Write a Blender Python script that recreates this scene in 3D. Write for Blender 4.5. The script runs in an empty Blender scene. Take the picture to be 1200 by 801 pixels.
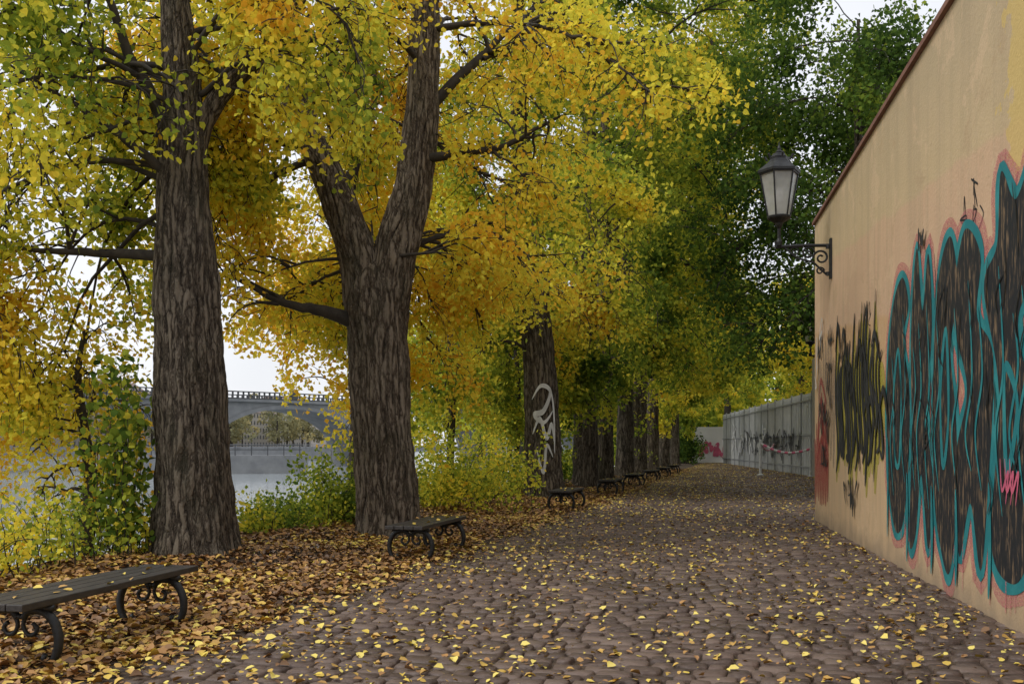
import bpy, math, numpy as np
from mathutils import Vector
C = bpy.context; D = bpy.data
rad = math.radians
R = np.random.default_rng(7)

# ------------------------------------------------------------------ helpers
def link(o, parent=None):
    C.scene.collection.objects.link(o)
    if parent is not None: o.parent = parent
    return o
def empty(name):
    return link(D.objects.new(name, None))
def mesh_np(name, V, F, mat=None, parent=None, smooth=False, attrs=None):
    """V (n,3); F (m,k) equal-size polygons"""
    V = np.asarray(V, dtype=np.float32); F = np.asarray(F, dtype=np.int32)
    me = D.meshes.new(name)
    me.vertices.add(len(V)); me.vertices.foreach_set('co', V.ravel())
    k = F.shape[1]
    me.loops.add(F.size); me.loops.foreach_set('vertex_index', F.ravel())
    me.polygons.add(len(F)); me.polygons.foreach_set('loop_start', np.arange(0, F.size, k, dtype=np.int32))
    if attrs:
        for an, av in attrs.items():
            a = me.attributes.new(an, 'FLOAT', 'POINT'); a.data.foreach_set('value', np.asarray(av, dtype=np.float32))
    me.update(calc_edges=True)
    if smooth: me.polygons.foreach_set('use_smooth', np.ones(len(F), dtype=bool))
    if mat: me.materials.append(mat)
    return link(D.objects.new(name, me), parent)
def mesh_py(name, V, F, mat=None, parent=None, smooth=False):
    me = D.meshes.new(name); me.from_pydata([tuple(v) for v in V], [], [tuple(f) for f in F]); me.update()
    if smooth:
        for p in me.polygons: p.use_smooth = True
    if mat: me.materials.append(mat)
    return link(D.objects.new(name, me), parent)
class MB:
    """mesh builder joining pieces"""
    def __init__(s): s.V=[]; s.F=[]
    def add(s, V, F):
        b=len(s.V); s.V += [tuple(map(float,v)) for v in V]; s.F += [tuple(i+b for i in f) for f in F]
    def box(s, c, sx, sy, sz, ang=0):
        ca,sa=math.cos(ang),math.sin(ang); V=[]
        for dz in (-.5,.5):
            for dx,dy in ((-.5,-.5),(.5,-.5),(.5,.5),(-.5,.5)):
                x=dx*sx; y=dy*sy
                V.append((c[0]+x*ca-y*sa, c[1]+x*sa+y*ca, c[2]+dz*sz))
        s.add(V, [(3,2,1,0),(4,5,6,7),(0,1,5,4),(1,2,6,5),(2,3,7,6),(3,0,4,7)])
    def tube(s, pts, r, m=8, cap=True):
        P=[Vector(p) for p in pts]; n=len(P)
        rr = r if hasattr(r,'__len__') else [r]*n
        V=[]; ref=None
        for i in range(n):
            t=(P[min(i+1,n-1)]-P[max(i-1,0)]).normalized()
            if ref is None: ref = Vector((0,0,1)) if abs(t.z)<.9 else Vector((1,0,0))
            a=(ref-t*ref.dot(t)).normalized(); ref=a; b=t.cross(a)
            for j in range(m):
                th=2*math.pi*j/m; V.append(P[i]+(a*math.cos(th)+b*math.sin(th))*rr[i])
        F=[]
        for i in range(n-1):
            for j in range(m):
                k=(j+1)%m; F.append((i*m+j,i*m+k,(i+1)*m+k,(i+1)*m+j))
        if cap: F.append(tuple(range(m-1,-1,-1))); F.append(tuple((n-1)*m+j for j in range(m)))
        s.add(V,F)
    def lathe(s, c, prof, m=12, rot=0):
        V=[];F=[];n=len(prof)
        for (r,z) in prof:
            for j in range(m):
                th=2*math.pi*j/m+rot; V.append((c[0]+r*math.cos(th),c[1]+r*math.sin(th),c[2]+z))
        for i in range(n-1):
            for j in range(m):
                k=(j+1)%m; F.append((i*m+j,i*m+k,(i+1)*m+k,(i+1)*m+j))
        F.append(tuple(range(m-1,-1,-1))); F.append(tuple((n-1)*m+j for j in range(m)))
        s.add(V,F)
    def obj(s,name,mat,parent=None,smooth=False,bevel=0):
        o=mesh_py(name,s.V,s.F,mat,parent,smooth)
        if bevel:
            b=o.modifiers.new('bevel','BEVEL'); b.width=bevel; b.segments=2; b.limit_method='ANGLE'
        return o

# ---- materials
def newmat(name):
    m=D.materials.new(name); m.use_nodes=True; nt=m.node_tree
    return m, nt, nt.nodes['Principled BSDF']
def coords(nt, scale=(1,1,1)):
    tc=nt.nodes.new('ShaderNodeTexCoord'); mp=nt.nodes.new('ShaderNodeMapping')
    mp.inputs['Scale'].default_value=scale; nt.links.new(tc.outputs['Object'],mp.inputs['Vector']); return mp.outputs['Vector']
def noise(nt, vec, scale, detail=6, rough=.6, dist=0, out='Fac'):
    n=nt.nodes.new('ShaderNodeTexNoise'); n.inputs['Scale'].default_value=scale; n.inputs['Detail'].default_value=detail
    n.inputs['Roughness'].default_value=rough; n.inputs['Distortion'].default_value=dist
    if vec is not None: nt.links.new(vec,n.inputs['Vector'])
    return n.outputs[out]
def ramp(nt, fac, stops):
    r=nt.nodes.new('ShaderNodeValToRGB'); e=r.color_ramp.elements
    while len(e)<len(stops): e.new(.5)
    for i,(p,c) in enumerate(stops):
        e[i].position=p; e[i].color=(c[0],c[1],c[2],1) if hasattr(c,'__len__') else (c,c,c,1)
    nt.links.new(fac,r.inputs['Fac']); return r.outputs['Color']
def mixc(nt, fac, a, b, mode='MIX'):
    m=nt.nodes.new('ShaderNodeMix'); m.data_type='RGBA'; m.blend_type=mode
    for i,v in ((0,fac),(6,a),(7,b)):
        if hasattr(v,'links'): nt.links.new(v,m.inputs[i])
        elif i==0: m.inputs[0].default_value=v
        else: m.inputs[i].default_value=(v[0],v[1],v[2],1)
    return m.outputs[2]
def math_(nt, op, a, b=0.0, clamp=False):
    m=nt.nodes.new('ShaderNodeMath'); m.operation=op; m.use_clamp=clamp
    for i,v in enumerate((a,b)):
        if hasattr(v,'links'): nt.links.new(v,m.inputs[i])
        else: m.inputs[i].default_value=v
    return m.outputs[0]
def bump(nt, h, strength, dist, bsdf):
    b=nt.nodes.new('ShaderNodeBump'); b.inputs['Strength'].default_value=strength; b.inputs['Distance'].default_value=dist
    nt.links.new(h,b.inputs['Height'])
    nt.links.new(b.outputs['Normal'],bsdf.inputs['Normal']); return b.outputs['Normal']
def attr(nt,name):
    a=nt.nodes.new('ShaderNodeAttribute'); a.attribute_name=name; return a.outputs['Fac']
def simple(name,c1,c2,scale=5,rough=.8,metal=0,bs=.3,bd=.01,cscale=(1,1,1)):
    m,nt,b=newmat(name); v=coords(nt,cscale); f=noise(nt,v,scale)
    nt.links.new(ramp(nt,f,[(.3,c1),(.7,c2)]),b.inputs['Base Color'])
    b.inputs['Roughness'].default_value=rough; b.inputs['Metallic'].default_value=metal
    if bs: bump(nt,noise(nt,v,scale*4),bs,bd,b)
    return m
def leafmat(name, stops, trans=.45, gloss=False):
    m,nt,b=newmat(name)
    col=ramp(nt,attr(nt,'tint'),stops)
    if gloss: nt.links.new(col,b.inputs['Base Color']); b.inputs['Roughness'].default_value=.5; sh=b
    else:
        nt.nodes.remove(b); sh=nt.nodes.new('ShaderNodeBsdfDiffuse'); nt.links.new(col,sh.inputs['Color'])
    if trans>0:
        t=nt.nodes.new('ShaderNodeBsdfTranslucent'); nt.links.new(col,t.inputs['Color'])
        mx=nt.nodes.new('ShaderNodeMixShader'); mx.inputs[0].default_value=trans
        nt.links.new(sh.outputs[0],mx.inputs[1]); nt.links.new(t.outputs[0],mx.inputs[2])
        nt.links.new(mx.outputs[0],nt.nodes['Material Output'].inputs['Surface'])
    return m
LEAF=leafmat('autumn_leaves',[(0,(.045,.085,.022)),(.25,(.12,.20,.035)),(.5,(.36,.43,.055)),(.68,(.80,.73,.08)),(.86,(.93,.74,.075)),(1,(.86,.50,.05))],.45)
LITTER=leafmat('fallen_leaves',[(0,(.08,.045,.025)),(.3,(.22,.115,.05)),(.55,(.42,.22,.075)),(.78,(.60,.38,.085)),(.9,(.74,.55,.085)),(1,(.82,.67,.16))],0,True)

# bark: plate-like ridges separated by deep vertical furrows
def barkmat(name, dark, mid, light):
    m,nt,b=newmat(name)
    v=coords(nt,(12,12,1.35)); wv=noise(nt,coords(nt,(5,5,1.6)),1.5,4,.65,0,'Color')
    ad=nt.nodes.new('ShaderNodeVectorMath'); ad.operation='MULTIPLY_ADD'; nt.links.new(wv,ad.inputs[0]); ad.inputs[1].default_value=(2.6,2.6,2.2); nt.links.new(v,ad.inputs[2])
    vo=nt.nodes.new('ShaderNodeTexVoronoi'); vo.feature='DISTANCE_TO_EDGE'; vo.inputs['Scale'].default_value=1.0; nt.links.new(ad.outputs[0],vo.inputs['Vector'])
    edge=ramp(nt,vo.outputs['Distance'],[(.0,0),(.12,.5),(.32,1)])
    a=noise(nt,coords(nt,(30,30,5)),1.3,6,.75,.8); c=noise(nt,coords(nt,(3,3,1)),1.2,4)
    f=mixc(nt,.52,edge,a); f=mixc(nt,.28,f,attr(nt,'tint'))
    col=ramp(nt,f,[(.26,dark),(.48,mid),(.74,light)])
    col=mixc(nt,ramp(nt,c,[(.48,0),(.75,.45)]),col,(.065,.068,.042))
    nt.links.new(col,b.inputs['Base Color']); b.inputs['Roughness'].default_value=.95; b.inputs['Specular IOR Level'].default_value=.2
    bump(nt,mixc(nt,.4,edge,a),1.0,.05,b); return m
BARK=barkmat('bark',(.010,.008,.006),(.068,.053,.040),(.20,.165,.125))
BARK2=barkmat('bark_pale',(.015,.011,.008),(.092,.070,.051),(.25,.205,.155))
TWIG=simple('branch_bark',(.02,.016,.012),(.06,.048,.036),8,.9,bs=0)
IRON=simple('cast_iron',(.016,.017,.018),(.035,.035,.036),12,.5,.4)
WOOD=simple('weathered_wood',(.018,.016,.015),(.055,.047,.042),3,.5,0,.4,.004,(12,1.5,12))

# ------------------------------------------------------------------ frame of the promenade
K=.24; CN=1/math.sqrt(1+K*K)
def st(x,y): return (CN*(K*x+y), CN*(x-K*y))          # (s,t)
def xy(s,t): return (CN*(K*s+t), CN*(s-K*t))
def wallX(y): return 2.546+.1625*y
def wave(x,y): return (np.sin(x*1.7+y*.9)+np.sin(x*-.8+y*2.1+1.3)+np.sin(x*3.1-y*2.7+.4)*.5)/2.5
def sstep(a,b,x):
    u=np.clip((x-a)/(b-a),0,1); return u*u*(3-2*u)
def gz(x,y):
    x=np.asarray(x,float); y=np.asarray(y,float); s,t=st(x,y)
    z=-.018*sstep(-3.8,-3.4,t)
    strip=sstep(-8.2,-6.8,t)*(1-sstep(-6.2,-4.7,t))
    z=z+strip*(.07+.06*wave(x*1.2,y*1.1)+.02*wave(x*5,y*5))
    z=z-3.2*(1-sstep(-11.5,-7.9,t))*sstep(-206,-203,t)
    return z
# ------------------------------------------------------------------ ground sheet
sc=np.concatenate([[-400,-120,-40,-15],np.arange(-4,30,.22),np.arange(30,70,.7),np.arange(70,160,4),[200,260,350,500,800,1300,2200,3500]])
tc=np.concatenate([[-3000,-1200,-500,-260,-212,-206,-205,-204,-203,-150,-80,-30,-15,-12],np.arange(-11.5,-8.5,.3),np.arange(-8.5,-3,.2),np.arange(-3,8,1.0),[10,16,30,60,140,400,1000,3000]])
S,T=np.meshgrid(sc,tc,indexing='ij'); X,Y=xy(S,T); Z=gz(X,Y)
nS,nT=S.shape; idx=np.arange(nS*nT).reshape(nS,nT)
F=np.stack([idx[:-1,:-1],idx[:-1,1:],idx[1:,1:],idx[1:,:-1]],-1).reshape(-1,4)[:, ::-1]
gm,nt,b=newmat('ground_soil'); v=coords(nt); f=noise(nt,v,1.5,8); f2=noise(nt,v,18,6)
col=mixc(nt,f,(.030,.022,.016),(.075,.05,.03)); col=mixc(nt,ramp(nt,f2,[(.45,0),(.6,.8)]),col,(.10,.06,.03))
nt.links.new(col,b.inputs['Base Color']); b.inputs['Roughness'].default_value=.95; bump(nt,f2,.8,.03,b)
mesh_np('ground',np.stack([X,Y,Z],-1).reshape(-1,3),F,gm,smooth=True)

# water
wm,nt,b=newmat('river_water'); v=coords(nt,(1,.6,1)); b.inputs['Base Color'].default_value=(.36,.40,.42,1); b.inputs['Roughness'].default_value=.10
b.inputs['IOR'].default_value=1.33
bump(nt,noise(nt,v,1.6,5,.6),.25,.06,b)
w=[xy(-300,-204.5),xy(-300,-9.2),xy(3300,-9.2),xy(3300,-204.5)]
mesh_py('river_water',[(a,c,-2.0) for a,c in w],[(0,1,2,3)],wm)

# ------------------------------------------------------------------ cobbled path
def setts(s0,s1,detail):
    s=s0
    rows=[]
    while s<s1:
        h=R.uniform(.14,.20); t=-3.72+R.uniform(-.16,.1); 
        while t<13:
            w=R.uniform(.12,.26)
            rows.append((s+h/2+.03*math.sin(t*1.3+s*.2),t+w/2,h/2-.007,w/2-.007)); t+=w
        s+=h
    A=np.array(rows); x,y=xy(A[:,0],A[:,1])
    lim=np.where(y<19.1,wallX(y)+.05,np.where(y<46.7,8.17+.2*(y-19.1),13.7+.09*(y-46.7)))
    keep=(x<lim+.1)&(y>1.5); A=A[keep]; n=len(A)
    cor=np.array([[-1,-1],[1,-1],[1,1],[-1,1]],float)
    q=A[:,None,0:2]+cor[None]*A[:,None,2:4]+R.normal(0,.008,(n,4,2))
    if detail:
        nx=np.roll(q,-1,1); pv=np.roll(q,1,1)
        P=np.stack([q*.90+pv*.10,q*.90+nx*.10],2).reshape(n,8,2); m=8
        lv=[(1.0,-.05),(.975,-.009),(.87,.004)]
    else:
        P=q; m=4; lv=[(1.0,-.04),(.92,.002)]
    c=P.mean(1,keepdims=True); hz=R.normal(0,.0055,n); tx=R.normal(0,.035,n); ty=R.normal(0,.035,n)
    Vs=[];
    for sc_,z in lv:
        p=c+(P-c)*sc_; d=p-c
        zz=z+hz[:,None]+(d[...,0]*tx[:,None]+d[...,1]*ty[:,None])*(1.0 if z>-.03 else 0.0)
        xx,yy=xy(p[...,0],p[...,1]); Vs.append(np.stack([xx,yy,zz],-1))
    xx,yy=xy(c[...,0],c[...,1]); Vs.append(np.stack([xx,yy,(hz+.006)[:,None]],-1))
    V=np.concatenate(Vs,1); per=V.shape[1]
    F=[]; L=len(lv)
    for l in range(L-1):
        for j in range(m):
            k=(j+1)%m; F.append((l*m+j,l*m+k,(l+1)*m+k,(l+1)*m+j))
    top=(L-1)*m
    for j in range(0,m,2):
        F.append((top+j,top+(j+1)%m,top+(j+2)%m,per-1))
    F=np.array(F)[:,::-1]   # orient up
    FF=(F[None]+(np.arange(n)*per)[:,None,None]).reshape(-1,4)
    tint=np.repeat(R.uniform(0,1,n),per)
    return V.reshape(-1,3),FF,tint
sm,nt,b=newmat('granite_setts'); v=coords(nt)
ti=attr(nt,'tint'); base=ramp(nt,ti,[(0,(.062,.038,.029)),(.35,(.104,.066,.050)),(.7,(.145,.097,.075)),(1,(.21,.150,.118))])
n1=noise(nt,v,.55,5); n2=noise(nt,v,26,5)
base=mixc(nt,ramp(nt,n1,[(.40,0),(.62,.65)]),base,(.060,.038,.029)); base=mixc(nt,ramp(nt,n2,[(.4,0),(.75,.5)]),base,(.20,.15,.12))
nt.links.new(base,b.inputs['Base Color']); nt.links.new(ramp(nt,n1,[(.40,.66),(.62,.40)]),b.inputs['Roughness'])
bump(nt,noise(nt,v,45,5),.55,.012,b)
path=empty('cobblestone_path')
V,F,t_=setts(0,26,True); mesh_np('setts_near',V,F,sm,path,False,{'tint':t_})
V,F,t_=setts(26,105,False); mesh_np('setts_far',V,F,sm,path,False,{'tint':t_})

# ------------------------------------------------------------------ leaves
def leaves(name,P,size,tint,mat,parent=None,hang=.8,flat=False,six=True,rng=R):
    n=len(P); P=np.asarray(P)
    if flat:
        nr=rng.normal(0,.28,(n,3)); nr[:,2]=1; u=rng.normal(0,1,(n,3)); u[:,2]=0
    else:
        nr=rng.normal(0,1,(n,3)); nr[:,2]+=.35; u=rng.normal(0,.8,(n,3)); u[:,2]-=hang
    nr/=np.linalg.norm(nr,axis=1,keepdims=True)
    u-=nr*(u*nr).sum(1,keepdims=True); u/=np.linalg.norm(u,axis=1,keepdims=True)+1e-9
    v=np.cross(nr,u); s=np.asarray(size)[:,None]*np.ones((n,1))
    cu=rng.uniform(-.05,.3,(n,1))
    if six:
        pts=[(-.5,0,0),(-.25,-.40,1),(.15,-.36,1),(.55,0,-.3),(.15,.36,1),(-.25,.40,1)]
        fc=[(0,1,2,3),(3,4,5,0)]
    else:
        pts=[(-.5,0,0),(-.05,-.42,1),(.55,0,-.2),(-.05,.42,1)]; fc=[(0,1,2),(2,3,0)]
    Vs=[P+s*(u*a+v*bb+nr*cu*c) for a,bb,c in pts]
    V=np.stack(Vs,1).reshape(-1,3); k=len(pts)
    F=(np.array(fc)[None]+(np.arange(n)*k)[:,None,None]).reshape(-1,len(fc[0]))
    return mesh_np(name,V,F,mat,parent,False,{'tint':np.repeat(np.clip(tint,0,1),k)})

# litter
n=16000
s=R.uniform(3,60,n); s=3+(s-3)**1.15*.55; t=-4.0-np.abs(R.normal(0,1.0,n))*1.5+R.uniform(-.4,.5,n)
ok=(t>-8.6); s,t=s[ok],t[ok]
n2=50000; s2=3+32*R.uniform(0,1,n2)**1.4; t2=R.uniform(-8.2,-3.85,n2)+.15*np.sin(s2*2.1)+R.normal(0,.2,n2)
s=np.concatenate([s,s2]); t=np.concatenate([t,t2]); x,y=xy(s,t)
tint=np.clip(.46+.2*wave(x*.9,y*.8)+R.normal(0,.25,len(x)),0,1)
z=gz(x,y)+R.uniform(.005,.05,len(x))
leaves('leaf_litter',np.stack([x,y,z],-1),R.uniform(.04,.09,len(x)),tint,LITTER,flat=True)
n=88000; s=3+90*R.uniform(0,1,n)**1.5; t=R.uniform(-4.2,8,n); 
x,y=xy(s,t); lim=np.where(y<19.1,wallX(y)-.05,np.where(y<46.7,8.1+.2*(y-19.1),13.6+.09*(y-46.7)))
dens=np.clip(.36+.25*wave(x*.8,y*.5)+.14*wave(x*2.9,y*2.3)+.5*np.exp(-(t+3.6)/.9)+.35*np.exp(-(lim-x)/.3),0,1)
ok=(x<lim)&(R.uniform(0,1,n)<dens); x,y=x[ok],y[ok]; n=len(x)
leaves('fallen_leaves',np.stack([x,y,.014+np.maximum(gz(x,y),0)+R.uniform(0,.008,n)],-1),.022+.05*R.uniform(0,1,n)**1.6,np.clip(.80+R.normal(0,.22,n),0,1),LITTER,flat=True,six=True)

# ------------------------------------------------------------------ trees
def tube_np(pts,rr,m):
    P=np.asarray(pts,float); n=len(P); tg=np.gradient(P,axis=0); tg/=np.linalg.norm(tg,axis=1,keepdims=True)+1e-9
    ref=np.array([1.,0,0]) if abs(tg[0,2])>.6 else np.array([0,0,1.])
    a=ref-tg*(tg@ref)[:,None]; a/=np.linalg.norm(a,axis=1,keepdims=True)+1e-9; b_=np.cross(tg,a)
    th=np.arange(m)*2*np.pi/m
    V=P[:,None]+np.asarray(rr)[:,None,None]*(a[:,None]*np.cos(th)[None,:,None]+b_[:,None]*np.sin(th)[None,:,None])
    i=np.arange(n-1)[:,None]*m; j=np.arange(m)[None]; k=(j+1)%m
    F=np.stack([i+j,i+k,i+m+k,i+m+j],-1).reshape(-1,4)
    return V.reshape(-1,3),F
class Acc:
    def __init__(s): s.V=[];s.F=[];s.n=0;s.T=[]
    def add(s,V,F,T=None):
        s.V.append(V); s.F.append(F+s.n); s.n+=len(V)
        if T is not None: s.T.append(T)
    def obj(s,name,mat,parent,smooth=True):
        return mesh_np(name,np.concatenate(s.V),np.concatenate(s.F),mat,parent,smooth,{'tint':np.concatenate(s.T)} if s.T else None)
def interp(pl,n):
    pl=np.asarray(pl,float); d=np.concatenate([[0],np.cumsum(np.linalg.norm(np.diff(pl[:,:3],axis=0),axis=1))])
    u=np.linspace(0,d[-1],n); 
    out=np.stack([np.interp(u,d,pl[:,i]) for i in range(pl.shape[1])],-1)
    for _ in range(2):
        k=max(1,n//40); o=out.copy(); o[k:-k]=(out[:-2*k]+out[2*k:]+2*out[k:-k])/4; out=o
    return out
def trunk(acc,pl,m=56,dz=.03,flare=0,ph=0,amp=.08):
    """pl rows x,y,z,r -> bark displaced tube"""
    L=np.linalg.norm(np.diff(np.asarray(pl)[:,:3],axis=0),axis=1).sum(); n=max(8,int(L/dz))
    q=interp(pl,n); h=np.linspace(0,L,n)[:,None]; th=np.arange(m)[None]*2*np.pi/m
    r=q[:,3:4]*np.ones((1,m))
    w=th+.05*np.sin(h*1.3+ph)+.03*np.sin(h*6.1+th*3)
    ridge=np.minimum(1,1.7*np.abs(np.sin(w*13+.7*np.sin(h*2.3+ph)+.9*np.sin(h*3.1+th*5))))*.6+np.minimum(1,1.7*np.abs(np.sin(w*8.0+1.0*np.sin(h*1.7+1)+.8*np.sin(h*4+th*2)+ph)))*.4
    brk=.16*np.sin(h*19+th*9+2*np.sin(th*4+h*2))
    tone=ridge-.6+brk*ridge
    r=r*(1+amp*tone+.035*np.sin(th*3+h*.9+ph)+.03*np.sin(th*5-h*1.7)+.03*np.sin(h*4.3+th*2+ph)+.015*np.sin(h*9.7-th*3))
    if flare: r=r*(1+flare*np.exp(-h/.28)*(1+.45*np.sin(th*5+ph)+.25*np.sin(th*8+1)))
    P=q[:,:3]; tg=np.gradient(P,axis=0); tg/=np.linalg.norm(tg,axis=1,keepdims=True)
    ref=np.array([1.,0,0]); a=ref-tg*(tg@ref)[:,None]; a/=np.linalg.norm(a,axis=1,keepdims=True); b_=np.cross(tg,a)
    V=P[:,None]+r[...,None]*(a[:,None]*np.cos(th)[0][None,:,None]+b_[:,None]*np.sin(th)[0][None,:,None])
    i=np.arange(n-1)[:,None]*m; j=np.arange(m)[None]; k=(j+1)%m
    acc.add(V.reshape(-1,3),np.stack([i+j,i+k,i+m+k,i+m+j],-1).reshape(-1,4),np.clip(.6+.9*tone,0,1).ravel())
def nrm(v): return v/(np.linalg.norm(v)+1e-9)
class Crown:
    def __init__(s,seed,keep): s.r=np.random.default_rng(seed); s.acc=Acc(); s.anc=[]; s.keep=keep
    def ok(s,p): return s.keep is None or bool(s.keep(np.array([p[0]]),np.array([p[1]]),np.array([p[2]]))[0])
    def grow(s,p,d,L,r,lev,droop=.03,nch=(9,7)):
        g=s.r; n=(10,7,5)[lev]; pts=[np.array(p,float)]; d=nrm(np.array(d,float)); ds=[d]; stp=L/n
        for i in range(n):
            d=nrm(d+g.normal(0,(.10,.14,.2)[lev],3)+np.array([0,0,-droop*(i if lev==0 else 1+i*.7)]))
            pts.append(pts[-1]+d*stp); ds.append(d)
        if not (s.ok(pts[-1]) and s.ok(pts[n//2])): 
            if lev>0: return
            pts=pts[:n//2+1]; ds=ds[:n//2+1]; n=n//2
            if not s.ok(pts[-1]): return
        rr=r*(1-.92*np.linspace(0,1,n+1)**.8)+.002
        if lev<2 or r>.006:
            V,F=tube_np(pts,rr,(7,4,3)[lev]); s.acc.add(V,F)
        if lev<2:
            for c in range(nch[lev]):
                f=g.uniform(.18,1)**.8; k=min(n-1,int(f*n)); q=pts[k]+(pts[k+1]-pts[k])*g.uniform()
                side=nrm(g.normal(0,1,3)*np.array([1,1,.55])); nd=nrm(ds[k]*.75+side*.9)
                s.grow(q,nd,L*g.uniform(.3,.5)*(1.15-.45*f) if lev==0 else g.uniform(.45,.95),r*.42,lev+1,droop*(1.2 if lev==0 else 1.6),nch)
        if lev==2:
            for k in range(1,n+1): s.anc.append(pts[k])
        elif lev==1:
            s.anc.append(pts[-1]); s.anc.append(pts[-3])
def make_tree(name,seed,pls,limbs,crown,leafN,lsize,tint,tvar=.14,bark=BARK,keep=None,spread=.13,detail=True,nch=(9,7),six=True,flare=.28,tfun=None,lr=.055,patch=1.15):
    e=empty(name); acc=Acc()
    for i,pl in enumerate(pls): trunk(acc,pl,m=168 if detail else 28,dz=.035 if detail else .12,flare=flare if i==0 else 0,ph=seed+i*2)
    acc.obj('trunk',bark,e)
    cr=Crown(seed,keep); g=cr.r
    for pl in limbs:
        q=interp(pl,20); V,F=tube_np(q[:,:3]+np.cumsum(g.normal(0,.012,(20,3)),0),q[:,3],9); cr.acc.add(V,F)
        for c in range(7):
            k=g.integers(7,20); cr.grow(q[k,:3],nrm(g.normal(0,1,3)+np.array([0,0,.3])),g.uniform(.9,1.6),q[k,3]*.5+.006,1,.05,nch)
    for (n_,z0,z1,l0,l1,el,droop,azf) in crown:
        for i in range(n_):
            z=z0+(z1-z0)*((i+g.uniform())/n_); pl=np.asarray(pls[g.integers(0,len(pls))] if len(pls)>1 else pls[0])
            if z<pl[0,2] : pl=np.asarray(pls[0])
            p=[np.interp(z,pl[:,2],pl[:,j]) for j in range(2)]+[min(z,pl[-1,2])]; r=np.interp(z,pl[:,2],pl[:,3])
            az=azf(g) if azf else g.uniform(0,2*np.pi); ev=el+g.normal(0,.2)
            d=np.array([math.cos(az)*math.cos(ev),math.sin(az)*math.cos(ev),math.sin(ev)])
            cr.grow(p,d,g.uniform(l0,l1),min(lr*g.uniform(.7,1.2),r*.4),0,droop,nch)
    A=np.array(cr.anc)
    if keep is not None: A=A[keep(A[:,0],A[:,1],A[:,2])]
    # uneven leafing: some sprays already thin, some full
    wgt=np.clip(1+patch*wave(A[:,0]*1.3+seed,A[:,1]*1.1+A[:,2]*1.6),.06,2.3); per=leafN/len(A)
    rep=g.poisson(per*wgt/wgt.mean()); P=np.repeat(A,rep,0)
    P=P+g.normal(0,spread,P.shape)*np.array([1,1,1.1]); 
    if keep is not None: P=P[keep(P[:,0],P[:,1],P[:,2])]
    tn=tint+tvar*wave(P[:,0]*.9+P[:,2]*.7+seed,P[:,1]*.9-P[:,2]*.8)*1.3+g.normal(0,.10,len(P))
    if tfun: tn=tn+tfun(P)
    cr.acc.obj('branches',TWIG,e)
    leaves('foliage',P,g.uniform(lsize*.7,lsize*1.2,len(P)),tn,LEAF,e,six=six,rng=g)
    return e

def azr(a,b): return lambda g: rad(g.uniform(a,b))
# path / clearances in world space
def clear_path(x,y,z):
    s,t=st(x,y)
    return ~((t>-4.6)&(z<3.4+.25*np.clip(t+4.6,0,4))) 
def keep1(x,y,z):
    k=~((y<13.2)&(np.abs(x+3.9)<.7)&(z<4.7))&(y>7.5)&(z>1.5)
    k&=~((x>-3.4)&(z<4.6))&~((x>-5.6)&(z<2.9))&~((x>-1.5)&(z<8.5))
    return k
t1=[[-3.84,12.44,-.1,.475],[-3.86,12.44,.6,.45],[-3.86,12.44,1.0,.435],[-3.92,12.44,2.15,.41],[-3.99,12.46,3.7,.355],[-4.02,12.5,4.74,.285],[-4.0,12.5,5.78,.22],[-4.12,12.5,6.8,.17],[-4.2,12.6,9.5,.07]]
t1b=[[-3.97,12.5,4.7,.15],[-3.80,12.5,5.3,.13],[-3.58,12.5,5.67,.115],[-3.11,12.6,6.19,.10],[-2.64,12.7,6.9,.08],[-2.2,12.8,8.4,.05]]
make_tree('autumn_tree',11,[t1,t1b],
  [[[-4.1,12.4,3.66,.075],[-5.18,12.4,3.77,.05],[-6.3,12.6,3.86,.012]],
   [[-4.05,12.5,4.9,.09],[-4.5,12.3,5.8,.07],[-5.0,12.0,7.2,.03]],
   [[-4.0,12.4,4.5,.06],[-4.6,12.2,5.1,.05],[-5.9,12.0,5.9,.012]]],
  [(10,3.9,6.2,3.2,4.8,.35,.07,azr(120,250)),(8,5.2,8.3,2.8,4.2,.4,.05,None),(5,4.4,6.5,2.8,4.2,.25,.06,azr(50,130))],
  35000,.085,.66,.22,keep=keep1,lr=.045,spread=.12)

def keep2(x,y,z):
    k=~((y<16.2)&(x>-2.9)&(x<-1.25)&(z<6.0))&(z>1.8)&clear_path(x,y,z)&(y>10.5)
    k&=~((y<15.6)&(x>-3.6)&(x<-1.0)&(z<6.7))
    k&=~((x<-3.0)&(z<2.9)); k&=~((x>.8)&(z<5.0)&(y<16))
    return k
t2=[[-1.86,15.7,-.1,.47],[-1.88,15.7,.6,.45],[-1.96,15.7,1.43,.44],[-2.07,15.7,3.0,.45],[-2.09,15.7,3.6,.48],[-2.07,15.72,4.05,.40],[-2.05,15.74,4.25,.2]]
t2l=[[-2.22,15.68,3.2,.30],[-2.24,15.66,3.7,.32],[-2.30,15.65,4.15,.30],[-2.68,15.6,5.22,.25],[-3.11,15.6,6.13,.21],[-3.34,15.6,6.72,.19],[-3.6,15.7,7.7,.16],[-3.9,15.8,9.8,.06]]
t2r=[[-1.96,15.7,3.2,.30],[-1.9,15.7,3.8,.35],[-1.77,15.7,4.43,.32],[-1.5,15.7,5.35,.28],[-1.37,15.7,6.53,.25],[-1.31,15.7,8.2,.21],[-1.2,15.8,10.5,.08]]
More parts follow.
